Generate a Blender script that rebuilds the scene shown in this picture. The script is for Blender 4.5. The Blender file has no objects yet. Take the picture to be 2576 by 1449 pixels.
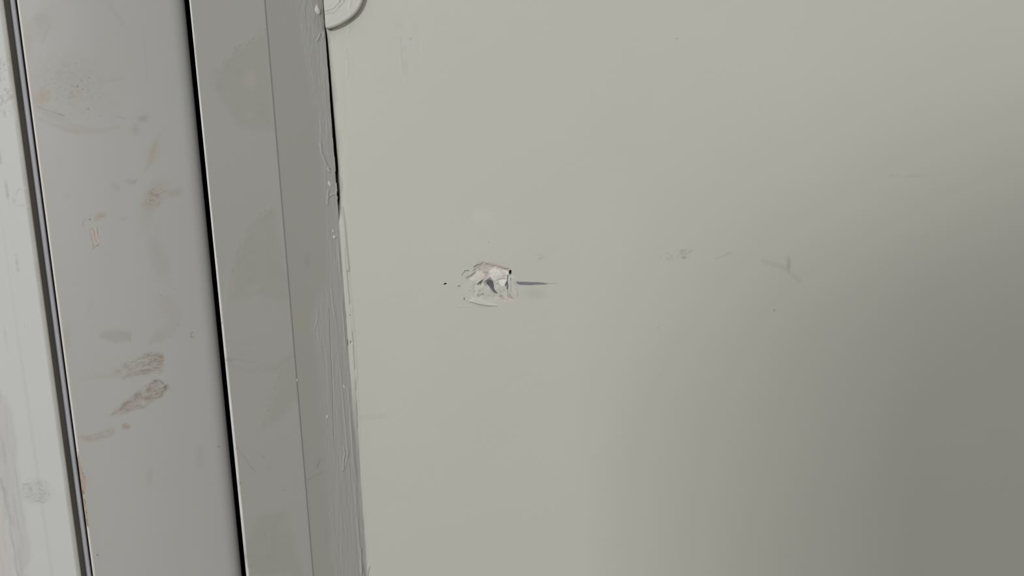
import bpy, bmesh, math
import numpy as np
from mathutils import Matrix, Vector

SC = bpy.context.scene
COL = SC.collection

# ------------------------------------------------------------------ camera
W, H, FPX = 2576.0, 1449.0, 2020.0
PITCH, ROLL = math.radians(9.35), math.radians(2.21)
CAM = np.array((0.0, -0.5, 1.30))
_F = np.array((0.0, math.cos(PITCH), -math.sin(PITCH)))
_U0 = np.array((0.0, math.sin(PITCH), math.cos(PITCH)))
_R0 = np.array((1.0, 0.0, 0.0))
_R = math.cos(ROLL) * _R0 - math.sin(ROLL) * _U0
_U = math.cos(ROLL) * _U0 + math.sin(ROLL) * _R0
cd = bpy.data.cameras.new('camera')
cd.sensor_width = 36.0
cd.lens = FPX / W * 36.0
cd.clip_start = 0.01
camo = bpy.data.objects.new('camera', cd)
COL.objects.link(camo)
camo.matrix_world = Matrix(((_R[0], _U[0], -_F[0], CAM[0]), (_R[1], _U[1], -_F[1], CAM[1]),
                            (_R[2], _U[2], -_F[2], CAM[2]), (0, 0, 0, 1)))
SC.camera = camo

# ------------------------------------------------------------------ light and exposure
SC.view_settings.view_transform = 'Standard'
SC.view_settings.look = 'None'
SC.view_settings.gamma = 1.0
SC.view_settings.use_curve_mapping = False
SC.view_settings.exposure = 0.0
wd = bpy.data.worlds.new('room_daylight')
SC.world = wd
wd.use_nodes = True
bg = wd.node_tree.nodes['Background']
bg.inputs[0].default_value = (0.97, 0.985, 1.0, 1)
bg.inputs[1].default_value = 0.52


def area(name, loc, target, sx, sy, power, col):
    l = bpy.data.lights.new(name, 'AREA')
    l.shape = 'RECTANGLE'
    l.size, l.size_y = sx, sy
    l.energy = power
    l.color = col
    o = bpy.data.objects.new(name, l)
    COL.objects.link(o)
    o.location = loc
    o.rotation_euler = (Vector(target) - Vector(loc)).to_track_quat('-Z', 'Y').to_euler()
    return o


area('window_light', (-1.45, -3.0, 2.05), (0.0, 0.0, 1.2), 0.46, 0.36, 38.0, (1.0, 0.995, 0.985))


# ------------------------------------------------------------------ helpers: projection, noise, marks
def project(P):
    v = P - CAM
    d = v @ _F
    return W / 2 + FPX * (v @ _R) / d, H / 2 - FPX * (v @ _U) / d


def ray(px, py=H / 2):
    return _F * FPX + _R * (px - W / 2) - _U * (py - H / 2)


def at_depth(px, y, py=H / 2):
    r = ray(px, py)
    t = (y - CAM[1]) / r[1]
    return CAM + r * t


def on_line(px, A, d):
    """plan point where the sight line at px meets the plan line A + s*d"""
    r = ray(px)
    m = np.array(((r[0], -d[0]), (r[1], -d[1])))
    t, s = np.linalg.solve(m, np.array((A[0] - CAM[0], A[1] - CAM[1])))
    return np.array((A[0] + s * d[0], A[1] + s * d[1]))


def row_z(py, px=W / 2, y=0.0):
    return at_depth(px, y, py)[2]


def hash2(i, j, seed):
    n = (i.astype(np.int64) * 374761393 + j.astype(np.int64) * 668265263 + seed * 974634541) & 0x7fffffff
    n = ((n ^ (n >> 13)) * 1274126177) & 0x7fffffff
    n = (n ^ (n >> 16)) & 0xffff
    return n / 65535.0


def vn(x, y, sx, sy=None, seed=0):
    sy = sx if sy is None else sy
    u, v = x / sx, y / sy
    i, j = np.floor(u), np.floor(v)
    a, b = u - i, v - j
    a, b = a * a * (3 - 2 * a), b * b * (3 - 2 * b)
    h00, h10 = hash2(i, j, seed), hash2(i + 1, j, seed)
    h01, h11 = hash2(i, j + 1, seed), hash2(i + 1, j + 1, seed)
    return (h00 * (1 - a) + h10 * a) * (1 - b) + (h01 * (1 - a) + h11 * a) * b


def fbm(x, y, sx, sy=None, seed=0, o=3):
    sy = sx if sy is None else sy
    s, amp, tot = 0, 1.0, 0
    for k in range(o):
        s = s + amp * vn(x, y, sx / 2 ** k, sy / 2 ** k, seed + 17 * k)
        tot += amp
        amp *= 0.55
    return s / tot


def sst(a, b, x):
    t = np.clip((x - a) / (b - a), 0, 1)
    return t * t * (3 - 2 * t)


def ell(x, y, cx, cy, rx, ry, ang=0.0):
    a = math.radians(ang)
    dx, dy = x - cx, y - cy
    u = (dx * math.cos(a) + dy * math.sin(a)) / rx
    v = (-dx * math.sin(a) + dy * math.cos(a)) / ry
    return np.sqrt(u * u + v * v)


def blob(x, y, cx, cy, rx, ry, ang=0.0, soft=0.5):
    return 1 - sst(1 - soft, 1 + soft * 0.4, ell(x, y, cx, cy, rx, ry, ang))


def pdist(x, y, pts):
    """distance to a polyline and parameter 0..1 along it"""
    best = np.full(x.shape, 1e9)
    par = np.zeros(x.shape)
    n = len(pts) - 1
    for k in range(n):
        (x0, y0), (x1, y1) = pts[k], pts[k + 1]
        dx, dy = x1 - x0, y1 - y0
        L = dx * dx + dy * dy + 1e-9
        t = np.clip(((x - x0) * dx + (y - y0) * dy) / L, 0, 1)
        d = np.hypot(x - x0 - t * dx, y - y0 - t * dy)
        m = d < best
        best = np.where(m, d, best)
        par = np.where(m, (k + t) / n, par)
    return best, par


def line(x, y, pts, w, soft=1.0, taper=0.0):
    d, t = pdist(x, y, pts)
    ww = w * 0.5 * (1 - taper * np.abs(2 * t - 1) ** 2)
    return 1 - sst(ww - soft * 0.5, ww + soft * 0.5, d)


def ridge(x, y, pts, w, soft=1.0, taper=0.0):
    """an uneven raised edge, rounded and broken along its length"""
    X_ = x + 4 * (fbm(x, y, 11, seed=201) - .5)
    Y_ = y + 4 * (fbm(x, y, 11, seed=202) - .5)
    d, t = pdist(X_, Y_, pts)
    e = np.minimum(t, 1 - t)
    return np.exp(-(d / (w * .42)) ** 2) * (.15 + 1.0 * fbm(x, y, 8, seed=203)) * (1 - taper * np.abs(2 * t - 1) ** 2) * sst(-.03, .12, e) * .75


def poly(x, y, pts, soft=1.5):
    inside = np.zeros(x.shape, bool)
    n = len(pts)
    for k in range(n):
        (x0, y0), (x1, y1) = pts[k], pts[(k + 1) % n]
        if y0 == y1:
            continue
        c = ((y0 > y) != (y1 > y)) & (x < (x1 - x0) * (y - y0) / (y1 - y0) + x0)
        inside ^= c
    d, _ = pdist(x, y, list(pts) + [pts[0]])
    s = np.where(inside, d, -d)
    return sst(-soft * 0.5, soft * 0.5, s)


def lin(c):
    c = np.asarray(c, float) / 255.0
    return np.where(c <= 0.04045, c / 12.92, ((c + 0.055) / 1.055) ** 2.4)


class Paint:
    """marks laid over a surface: pigment colour and how much of it covers the paint"""

    def __init__(self, n, k):
        self.rgb = np.zeros((n, 3))
        self.a = np.zeros(n)
        self.k = k

    def over(self, col, m):
        m = np.clip(m, 0, 1)
        c = lin(col)
        c = c + np.array((0, .12 * max(0, c[0] - c[1]), 0))
        c = np.clip((c + (c.mean() - c) * 0.3) * self.k, 0, 0.95)
        na = m + self.a * (1 - m)
        s = np.where(na > 1e-6, na, 1)
        self.rgb = (c[None, :] * m[:, None] + self.rgb * (self.a * (1 - m))[:, None]) / s[:, None]
        self.a = na


def add_mesh(name, co, faces, mat, parent=None, paint=None, smooth=True, sharp=None, ngons=(), normals=None):
    me = bpy.data.meshes.new(name)
    nq, nv = len(faces), len(co)
    lt = [len(g) for g in ngons]
    nl = nq * 4 + sum(lt)
    me.vertices.add(nv)
    me.vertices.foreach_set('co', np.asarray(co, np.float32).ravel())
    me.loops.add(nl)
    li = np.asarray(faces, np.int32).ravel()
    for g in ngons:
        li = np.concatenate((li, np.asarray(g, np.int32)))
    me.loops.foreach_set('vertex_index', li.astype(np.int32))
    me.polygons.add(nq + len(lt))
    st = np.concatenate((np.arange(nq) * 4, nq * 4 + np.cumsum([0] + lt)[:-1])) if lt else np.arange(nq) * 4
    me.polygons.foreach_set('loop_start', st.astype(np.int32))
    me.update(calc_edges=True)
    me.validate()
    if smooth:
        me.shade_smooth()
        if sharp is not None:
            me.set_sharp_from_angle(angle=math.radians(sharp))
    if paint is None:
        paint = Paint(nv, 1.0)
    if paint is not None:
        at = me.color_attributes.new('pigment', 'FLOAT_COLOR', 'POINT')
        d = np.concatenate((paint.rgb, paint.a[:, None]), 1).astype(np.float32)
        at.data.foreach_set('color', d.ravel())
    if normals is not None:
        me.normals_split_custom_set_from_vertices(normals.tolist())
    me.materials.append(mat)
    o = bpy.data.objects.new(name, me)
    COL.objects.link(o)
    if parent is not None:
        o.parent = parent
    return o


def tag(o, label, cat, kind=None, group=None):
    o['label'] = label
    o['category'] = cat
    if kind:
        o['kind'] = kind
    if group:
        o['group'] = group
    return o


def loop_grid(nu, nv, wrap):
    """quads of a nu x nv vertex grid, u fastest, wrapped in u"""
    f = []
    u = np.arange(nu if wrap else nu - 1)
    v = np.arange(nv - 1)
    U, V = np.meshgrid(u, v)
    U2 = (U + 1) % nu
    return np.stack((V * nu + U, V * nu + U2, (V + 1) * nu + U2, (V + 1) * nu + U), -1).reshape(-1, 4)


def fillet(A, B, Cc, r, n=5):
    """plan corner B between A and Cc rounded with radius r: list of points from the A side to the C side"""
    A, B, Cc = map(np.asarray, (A, B, Cc))
    a, c = (A - B) / np.linalg.norm(A - B), (Cc - B) / np.linalg.norm(Cc - B)
    half = math.acos(np.clip(a @ c, -1, 1)) / 2
    t = r / math.tan(half)
    ctr = B + (a + c) / np.linalg.norm(a + c) * r / math.sin(half)
    p0, p1 = B + a * t - ctr, B + c * t - ctr
    a0, a1 = math.atan2(p0[1], p0[0]), math.atan2(p1[1], p1[0])
    d = (a1 - a0 + math.pi) % (2 * math.pi) - math.pi
    return [ctr + r * np.array((math.cos(a0 + d * k / (n - 1)), math.sin(a0 + d * k / (n - 1)))) for k in range(n)]


def dense(pts, step):
    out = []
    for k in range(len(pts) - 1):
        n = max(1, int(round(np.linalg.norm(pts[k + 1] - pts[k]) / step)))
        for j in range(n):
            out.append(pts[k] + (pts[k + 1] - pts[k]) * j / n)
    out.append(pts[-1])
    return out


def zs_for(step_px):
    a = [row_z(p) for p in np.arange(1500, -60, -step_px)]
    lo, hi = a[0], a[-1]
    return np.array([0.0, 0.4, 0.8, lo - 0.05] + a + [hi + 0.05, 1.8, 2.4])


# ------------------------------------------------------------------ materials
def paint_mat(name, base, var, rough, bump_scale, bump, stretch=1.0, spec=0.4, mottling=9.0, coat=0.0):
    m = bpy.data.materials.new(name)
    m.use_nodes = True
    nt = m.node_tree
    N, L = nt.nodes, nt.links
    p = N['Principled BSDF']
    tc = N.new('ShaderNodeTexCoord')
    mp = N.new('ShaderNodeMapping')
    mp.inputs['Scale'].default_value = (1, 1, 1.0 / stretch)
    L.new(tc.outputs['Object'], mp.inputs['Vector'])
    n1 = N.new('ShaderNodeTexNoise')
    n1.inputs['Scale'].default_value = mottling
    n1.inputs['Detail'].default_value = 4
    L.new(tc.outputs['Object'], n1.inputs['Vector'])
    r = N.new('ShaderNodeValToRGB')
    b = np.asarray(base)
    r.color_ramp.elements[0].position = 0.3
    r.color_ramp.elements[1].position = 0.7
    r.color_ramp.elements[0].color = (*(b * (1 - var)), 1)
    r.color_ramp.elements[1].color = (*(b * (1 + var)), 1)
    L.new(n1.outputs['Fac'], r.inputs['Fac'])
    at = N.new('ShaderNodeAttribute')
    at.attribute_name = 'pigment'
    mx = N.new('ShaderNodeMix')
    mx.data_type = 'RGBA'
    L.new(at.outputs['Alpha'], mx.inputs['Factor'])
    L.new(r.outputs['Color'], mx.inputs['A'])
    L.new(at.outputs['Color'], mx.inputs['B'])
    L.new(mx.outputs['Result'], p.inputs['Base Color'])
    ma = N.new('ShaderNodeMath')
    ma.operation = 'MULTIPLY_ADD'
    ma.inputs[1].default_value = 0.25
    ma.inputs[2].default_value = rough
    L.new(at.outputs['Alpha'], ma.inputs[0])
    L.new(ma.outputs[0], p.inputs['Roughness'])
    p.inputs['Specular IOR Level'].default_value = spec
    n2 = N.new('ShaderNodeTexNoise')
    n2.inputs['Scale'].default_value = bump_scale
    n2.inputs['Detail'].default_value = 5
    L.new(mp.outputs['Vector'], n2.inputs['Vector'])
    bp = N.new('ShaderNodeBump')
    bp.inputs['Strength'].default_value = bump
    bp.inputs['Distance'].default_value = 0.0006
    L.new(n2.outputs['Fac'], bp.inputs['Height'])
    L.new(bp.outputs['Normal'], p.inputs['Normal'])
    return m


def plain_mat(name, c1, c2, scale, rough, spec=0.4, metal=0.0, stretch=(1, 1, 1)):
    m = bpy.data.materials.new(name)
    m.use_nodes = True
    nt = m.node_tree
    N, L = nt.nodes, nt.links
    p = N['Principled BSDF']
    tc = N.new('ShaderNodeTexCoord')
    mp = N.new('ShaderNodeMapping')
    mp.inputs['Scale'].default_value = stretch
    L.new(tc.outputs['Object'], mp.inputs['Vector'])
    n1 = N.new('ShaderNodeTexNoise')
    n1.inputs['Scale'].default_value = scale
    n1.inputs['Detail'].default_value = 4
    L.new(mp.outputs['Vector'], n1.inputs['Vector'])
    r = N.new('ShaderNodeValToRGB')
    r.color_ramp.elements[0].position = 0.3
    r.color_ramp.elements[1].position = 0.7
    r.color_ramp.elements[0].color = (*c1, 1)
    r.color_ramp.elements[1].color = (*c2, 1)
    L.new(n1.outputs['Fac'], r.inputs['Fac'])
    L.new(r.outputs['Color'], p.inputs['Base Color'])
    p.inputs['Roughness'].default_value = rough
    p.inputs['Specular IOR Level'].default_value = spec
    p.inputs['Metallic'].default_value = metal
    return m


K = 1.48            # albedo that photographs as a given tone on the lit wall
KB = 1.62           # the same on the boards, turned a little away from the window
M_WALL = paint_mat('wall_paint', lin((176, 176, 166.5)) * K, 0.012, 0.5, 220, 0.10, spec=0.3)
M_DISC = paint_mat('cover_paint', lin((176, 176, 169)) * K, 0.012, 0.42, 260, 0.10, spec=0.35)
M_BOARD = paint_mat('white_laminate', lin((151, 151, 147.5)) * KB, 0.012, 0.42, 300, 0.03, spec=0.3)
M_STRIP = paint_mat('white_strip_paint', lin((141, 141, 135.5)) * KB, 0.012, 0.42, 300, 0.03, spec=0.3)
M_BATTEN = paint_mat('brushed_grey_paint', lin((144, 144, 138)) * KB, 0.015, 0.42, 260, 0.08, stretch=10.0, spec=0.35)
M_POST = paint_mat('white_gloss_paint', lin((178, 179, 176)) * K, 0.012, 0.4, 200, 0.04, stretch=6, spec=0.35)
M_SEAL = plain_mat('grey_rubber', (0.50, 0.505, 0.53), (0.56, 0.565, 0.59), 60, 0.45)
M_DARK = plain_mat('gap_shade_dark', (0.012, 0.011, 0.010), (0.02, 0.018, 0.016), 40, 0.9, 0.1)  # near-black standing for the shade inside the gaps
M_GROOVE = plain_mat('groove_shade_dark', (0.12, 0.115, 0.10), (0.15, 0.14, 0.125), 40, 0.8, 0.1)  # dark tone put in for the shade of the seal groove
M_FLOOR = plain_mat('worn_floor', (0.16, 0.11, 0.075), (0.22, 0.16, 0.11), 6, 0.6, stretch=(1, 8, 1))
M_BROWN = plain_mat('brown_shade_block', (0.28, 0.185, 0.15), (0.32, 0.22, 0.18), 5, 0.6)

# ------------------------------------------------------------------ plan of the corner
def xy(px, y):
    return at_depth(px, y)[:2]


E_BAT = xy(864.5, 0.0)                       # batten meets the wall
F_BAT = xy(725.5, -0.022)                    # front arris of the batten, flush with the narrow strip
BA = math.radians(18.0)                      # the boards turn a little towards the room's right
BD = np.array((-math.cos(BA), -math.sin(BA)))
BN = np.array((math.sin(BA), -math.cos(BA)))
S_L = on_line(547.5, F_BAT, BD)              # narrow strip, left arris
B_R = on_line(535.0, F_BAT, BD)              # wide board, right arris
B_L = on_line(137.5, F_BAT, BD)              # wide board, left arris


def column(name, prof, mat, zs, parent=None, disp=None, marks=None, k=1.0, sharp=40, dense_count=None, gap_shade=None):
    """a full-height member: closed plan outline `prof` carried up through zs"""
    P = np.array(prof)
    nu, nv = len(P), len(zs)
    co = np.zeros((nv, nu, 3))
    co[:, :, 0] = P[None, :, 0]
    co[:, :, 1] = P[None, :, 1]
    co[:, :, 2] = zs[:, None]
    flat = co.reshape(-1, 3)
    px, py = project(flat)
    front = np.tile(np.arange(nu) < (dense_count or nu), nv)
    if disp is not None:
        t = np.roll(P, -1, 0) - np.roll(P, 1, 0)
        n = np.stack((t[:, 1], -t[:, 0]), 1)
        n /= np.linalg.norm(n, axis=1)[:, None] + 1e-12
        n = np.tile(n, (nv, 1))
        h = disp(px, py) * front
        flat = flat.copy()
        flat[:, 0] += n[:, 0] * h
        flat[:, 1] += n[:, 1] * h
    pt = None
    if marks is not None:
        pt = Paint(len(flat), k)
        marks(pt, px, py)
        pt.a *= front
    f = loop_grid(nu, nv, True)
    o = add_mesh(name, flat, f, mat, parent, pt, True, sharp,
                 ngons=[list(range(nu))[::-1], [(nv - 1) * nu + i for i in range(nu)]])
    if gap_shade is not None:                      # sides and back, coloured dark to stand for shade in the gaps
        o.data.materials.append(gap_shade)
        mi = np.zeros(len(o.data.polygons), np.int32)
        mi[:len(f)] = np.tile((np.arange(nu) >= dense_count - 1).astype(np.int32), nv - 1)
        o.data.polygons.foreach_set('material_index', mi)
    return o


# ================================================================== WALL
G = lambda pts: [(1140 + u / 10.35, 640 + v / 10.35) for u, v in pts]
Q = lambda pts: [(1050 + u / 6.44, 620 + v / 6.44) for u, v in pts]

GAP = ([-60, 0, 60, 72, 85, 110, 160, 240, 300, 380, 428, 446, 476, 484, 492, 504, 514, 520, 780, 786, 796, 806, 850, 856, 866, 870, 1500],
       [0.8, 1.2, 1.4, 2.2, 3.6, 4.4, 4.8, 4.6, 4.8, 4.4, 3.2, 1.2, 1.0, 3.6, 4.4, 4.2, 2.2, 0.5, 0.4, 1.2, 1.6, 0.5, 0.5, 2.2, 2.2, 0.4, 0.4])
# outer (right) limit of the rolled paint along the batten, in image rows
LIP = ([0, 340, 510, 640, 724, 850, 949, 1150, 1250, 1350, 1449], [816, 846, 860, 871, 878, 889, 895, 904, 910, 918, 924])


def wall_relief(x, y):
    wx = x + 5 * (fbm(x, y, 14, seed=3) - 0.5)
    wy = y + 5 * (fbm(x, y, 14, seed=4) - 0.5)
    h = np.zeros(x.shape)
    # edge along the batten: rolled away above, a filled ridge below
    ex = np.interp(y, LIP[0], LIP[1])
    d = x - ex
    roll = np.clip(np.interp(y, [0, 60, 100, 420, 500, 560], [0.3, 0.3, 1, 1, .6, 0]), 0, 1)
    h -= 0.0055 * roll * np.exp(-np.clip(d + 8, 0, 200) / 5.5)
    fill = sst(500, 620, y)
    fill = fill * (1 - .55 * sst(950, 1150, y))
    h += 0.0006 * fill * np.exp(-((d + 4 + 2 * (fbm(y, y * 0, 40, seed=8) - .5)) / 5.0) ** 2)
    h += 0.0003 * fill * np.exp(-((d - 3 - 3 * (fbm(y, y * 0, 60, seed=9) - .5)) / 2.2) ** 2)
    h -= 0.0008 * fill * np.exp(-((d - 0.5) / 1.6) ** 2) * sst(0.45, 0.6, fbm(y, y * 0, 50, seed=12))
    h += 0.0010 * line(x, y, [(861, 520), (866, 560), (871, 620), (877, 680)], 4, 4)
    h += 0.0006 * line(x, y, [(857, 445), (861, 462), (859, 480)], 2.5, 2.5)
    h += 0.0012 * line(x, y, [(929, 1425), (925, 1440), (926, 1470)], 2, 3)
    # brush and roller marks
    near = np.exp(-np.clip(x - 850, 0, 500) / 70.0)
    h += 0.00016 * near * (fbm(x, y, 9, 140, seed=21) - 0.5)
    h += 0.00022 * blob(x, y, 1032, 100, 40, 90, 0, .9) * (fbm(x, y, 4, 70, seed=22) - .5)
    h += 0.00012 * (fbm(x, y, 90, 60, seed=23) - .5)
    # the paint bead round the disc
    h += 0.0016 * np.exp(-(pdist(x, y, [(838, 74), (850, 69.5), (862, 62), (874, 52)])[0] / 2.0) ** 2)
    h += 0.0004 * ridge(x, y, [(880, 60), (879, 72), (873, 92)], 5, 4) + 0.0003 * ridge(x, y, [(868, 120), (875, 150), (873, 200)], 7, 5)
    # the gouge
    hole = poly(wx, wy, G([(345, 620), (430, 580), (560, 470), (560, 320), (650, 245), (800, 225), (1000, 245), (1150, 280),
                           (1440, 390), (1420, 560), (1410, 800), (1440, 1000), (1540, 1130), (1200, 1170), (900, 1150), (700, 1110),
                           (560, 1000), (480, 800), (400, 700)]), 9)
    h -= 0.0010 * hole * (0.55 + 0.9 * fbm(x, y, 11, seed=31))
    h += hole * 0.0007 * blob(x, y, 1140 + 1120 / 10.35, 640 + 500 / 10.35, 22, 15, 10, .9)
    h += hole * 0.0006 * blob(x, y, 1140 + 900 / 10.35, 640 + 960 / 10.35, 32, 17, 8, .8)
    h -= 0.0011 * poly(wx, wy, G([(800, 735), (880, 680), (960, 600), (1040, 720), (1060, 880), (1150, 1010), (1140, 1030), (1060, 1000),
                                  (1000, 910), (900, 770)]), 4)
    h -= 0.0008 * poly(x, y, G([(620, 800), (700, 710), (790, 655), (740, 740), (700, 810)]), 2)
    h -= 0.0011 * poly(x, y, G([(1415, 540), (1440, 540), (1425, 700), (1445, 850), (1425, 930), (1405, 930), (1395, 840), (1345, 815),
                                (1390, 730), (1405, 700)]), 2.5)
    h -= 0.0050 * blob(x, y, 1140 + 1487 / 10.35, 640 + 468 / 10.35, 3.0, 5.6, 5, .5)
    h += 0.0011 * ridge(x, y, G([(1460, 570), (1470, 700), (1478, 850), (1500, 980)]), 5, 4, .4)
    h += 0.0007 * ridge(x, y, G([(1545, 560), (1600, 740), (1655, 930), (1670, 1110)]), 5, 5, .5)
    h += 0.0006 * ridge(x, y, G([(340, 630), (330, 580), (420, 540), (520, 470), (600, 420)]), 2.5, 2)
    h += 0.0008 * ridge(x, y, G([(228, 540), (240, 470), (305, 410), (405, 425)]), 3.5, 2.5)
    h += 0.0008 * ridge(x, y, G([(560, 320), (605, 275), (660, 245), (780, 228)]), 3, 2.5)
    h += 0.0006 * ridge(x, y, G([(900, 250), (1100, 270), (1240, 320), (1430, 375)]), 3, 2.5)
    h += 0.0004 * ridge(x, y, G([(1215, 320), (1450, 345)]), 2, 2)
    h += 0.0005 * ridge(x, y, G([(620, 365), (600, 385), (520, 395), (505, 430)]), 2.5, 2)
    # the folded flap of paint underneath, crisp along its lower edge
    fl_ = np.array(G([(330, 1215), (500, 1246), (700, 1306), (900, 1338), (1165, 1342)]))
    up = np.interp(x, fl_[:, 0], fl_[:, 1]) - y
    ends = sst(fl_[0, 0] - 2, fl_[0, 0] + 26, x) * (1 - sst(fl_[-1, 0] - 6, fl_[-1, 0] + 2, x))
    ft = np.clip((x - fl_[0, 0]) / (fl_[-1, 0] - fl_[0, 0]), 0, 1)
    fw = .5 + 7.5 * (1 - ft) ** .65 * np.clip(ft * 3.5, 0, 1)
    h += 0.0014 * ends * np.clip(fw / 6, 0, 1) * np.exp(-(np.clip(up - 1, 0, 99) / fw) ** 2) * sst(-.6, 1.0, up)
    h -= 0.0006 * line(x, y, G([(790, 1140), (1000, 1185), (1200, 1195), (1470, 1180)]), 2.6, 2.5, .5)
    h += 0.0003 * ridge(x, y, G([(130, 1190), (400, 1180)]), 2, 2.5) + 0.0003 * ridge(x, y, G([(50, 1370), (500, 1350)]), 2, 3)
    h -= 0.0012 * blob(x, y, 1119.8, 713.8, 4.2, 1.5, -15, .5)
    h -= 0.0008 * blob(x, y, 1168, 751.6, 1.2, 2.4, 0, .5)
    h += 0.00025 * blob(x, y, 1700, 640, 44, 15, -6, .6) * (fbm(x, y, 8, seed=41) - .4)
    h += 0.0003 * blob(x, y, 1986, 668, 10, 34, -8, .7) * (fbm(x, y, 8, 20, seed=42) - .4)
    return h


def wall_marks(p, x, y):
    wx = x + 7 * (fbm(x, y, 12, seed=51) - .5)
    wy = y + 7 * (fbm(x, y, 12, seed=52) - .5)
    n = fbm(x, y, 7, seed=53)
    # faint clean halo and pinkish rub round the gouge
    p.over((186, 187, 178), .35 * blob(x, y, 1215, 545, 30, 24, 0, .6))
    p.over((180, 180, 171), .25 * blob(x, y, 1250, 600, 150, 60, 0, .8))
    p.over((184, 174, 166), .55 * blob(wx, wy, 1140 + 850 / 10.35, 640 + 190 / 10.35, 22, 6, 4, .8))
    p.over((186, 174, 165), .6 * blob(wx, wy, 1140 + 1380 / 10.35, 640 + 1170 / 10.35, 25, 9, 0, .8))
    p.over((181, 183, 174), .4 * blob(wx, wy, 1140 + 420 / 10.35, 640 + 850 / 10.35, 16, 22, 0, .8))
    # bare filler
    bare = poly(wx, wy, G([(335, 625), (430, 590), (620, 450), (560, 320), (650, 245), (800, 222), (1000, 240), (1150, 275), (1440, 385),
                           (1425, 560), (1420, 790), (1350, 835), (1250, 850), (1200, 770), (1110, 775), (1060, 680), (960, 650),
                           (800, 665), (700, 720), (600, 760), (540, 690)]), 4)
    p.over((197, 188, 179), .9 * bare)
    taupe = poly(wx, wy, G([(620, 300), (690, 250), (900, 240), (1100, 280), (1440, 380), (1420, 430), (1200, 370), (1000, 350), (930, 430),
                            (900, 530), (870, 650), (760, 650), (800, 540), (740, 430), (640, 430)]), 6)
    p.over((164, 153, 143), .75 * taupe * (0.55 + .7 * n))
    p.over((148, 137, 126), .5 * taupe * sst(.52, .66, fbm(x, y, 5, seed=54)))
    p.over((158, 150, 128), .35 * blob(x, y, 1140 + 690 / 10.35, 640 + 310 / 10.35, 7, 5, -30, .6))
    p.over((203, 199, 193), .85 * poly(wx, wy, G([(940, 430), (1060, 360), (1230, 420), (1290, 520), (1240, 620), (1050, 640), (930, 560)]), 8))
    p.over((206, 203, 198), .8 * poly(x, y, G([(1260, 400), (1420, 440), (1425, 520), (1330, 470)]), 5))
    p.over((185, 172, 163), .7 * poly(wx, wy, G([(1250, 450), (1320, 470), (1410, 560), (1380, 610), (1290, 590)]), 5))
    p.over((204, 205, 199), .95 * poly(x, y, G([(1185, 670), (1250, 655), (1375, 665), (1350, 810), (1240, 822)]), 2.5))
    p.over((130, 124, 118), .8 * line(x, y, G([(1140, 670), (1200, 645), (1260, 635), (1360, 640)]), 1.6, 1.6))
    p.over((160, 148, 138), .8 * blob(wx, wy, 1140 + 1160 / 10.35, 640 + 770 / 10.35, 5, 3, 25, .6))
    # dark patches inside
    p.over((98, 99, 99), .45 * poly(wx, wy, G([(790, 740), (860, 680), (960, 640), (1010, 690), (1000, 800), (900, 790)]), 6))
    p.over((79, 86, 92), .95 * poly(x + 1.5 * (fbm(x, y, 4, seed=55) - .5), y, G([(860, 760), (890, 690), (955, 660), (962, 600), (975, 655),
                            (1040, 715), (1062, 800), (1057, 890), (1100, 960), (1152, 1015), (1140, 1034), (1060, 1000), (995, 910), (940, 830)]), 2.5))
    p.over((120, 117, 114), .7 * line(x, y, G([(1000, 900), (1005, 980)]), 1.5, 1.5))
    p.over((88, 88, 88), .95 * poly(x, y, G([(620, 800), (660, 745), (710, 705), (795, 655), (745, 735), (705, 805), (660, 785), (640, 808)]), 1.5))
    p.over((190, 190, 184), .9 * blob(x, y, 1140 + 675 / 10.35, 640 + 790 / 10.35, 2.2, 1.2, -50, .5))
    p.over((128, 120, 113), .7 * blob(wx, wy, 1140 + 820 / 10.35, 640 + 780 / 10.35, 6, 3, 60, .7) * n * 1.6)
    p.over((100, 100, 96), .92 * poly(x, y, G([(1415, 540), (1438, 540), (1422, 700), (1442, 850), (1425, 935), (1408, 930), (1398, 840),
                                               (1345, 815), (1390, 730), (1405, 700)]), 2))
    p.over((70, 68, 66), .9 * blob(x, y, 1140 + 1423 / 10.35, 640 + 975 / 10.35, 1.5, 1.8, 20, .5))
    p.over((108, 98, 90), .8 * blob(x, y, 1140 + 1447 / 10.35, 640 + 425 / 10.35, 1.3, 2, 0, .5))
    p.over((20, 20, 20), .97 * blob(x, y, 1140 + 1490 / 10.35, 640 + 452 / 10.35, 2.5, 3.6, 5, .4))
    p.over((70, 70, 68), .8 * blob(x, y, 1140 + 1487 / 10.35, 640 + 500 / 10.35, 2.6, 4.2, 5, .8))
    p.over((192, 191, 185), .8 * line(x, y, G([(1450, 580), (1455, 760), (1450, 900)]), 2.4, 2))
    p.over((198, 197, 192), .8 * line(x, y, G([(1490, 575), (1540, 545), (1590, 620)]), 2.0, 2.5))
    p.over((150, 139, 130), .85 * blob(x, y, 1140 + 1497 / 10.35, 640 + 650 / 10.35, 2.2, 4.6, 5, .5))
    p.over((188, 178, 171), .6 * line(x, y, G([(1560, 850), (1590, 1000)]), 6, 6))
    # brown bits at the foot
    p.over((158, 143, 136), .85 * poly(wx, wy, G([(1190, 1090), (1235, 1035), (1290, 1100), (1360, 1130), (1350, 1160), (1200, 1150)]), 3))
    p.over((158, 143, 137), .85 * poly(wx, wy, G([(1415, 1060), (1480, 1005), (1520, 1060), (1575, 1150), (1480, 1140), (1420, 1150)]), 3))
    p.over((128, 116, 110), .6 * poly(wx, wy, G([(1500, 1100), (1575, 1150), (1500, 1150)]), 2))
    p.over((172, 158, 149), .6 * line(x, y, G([(1150, 1192), (1300, 1192), (1460, 1185)]), 1.8, 2))
    p.over((186, 172, 163), .5 * line(x, y, G([(1200, 1240), (1400, 1245), (1600, 1170)]), 5, 6))
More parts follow.
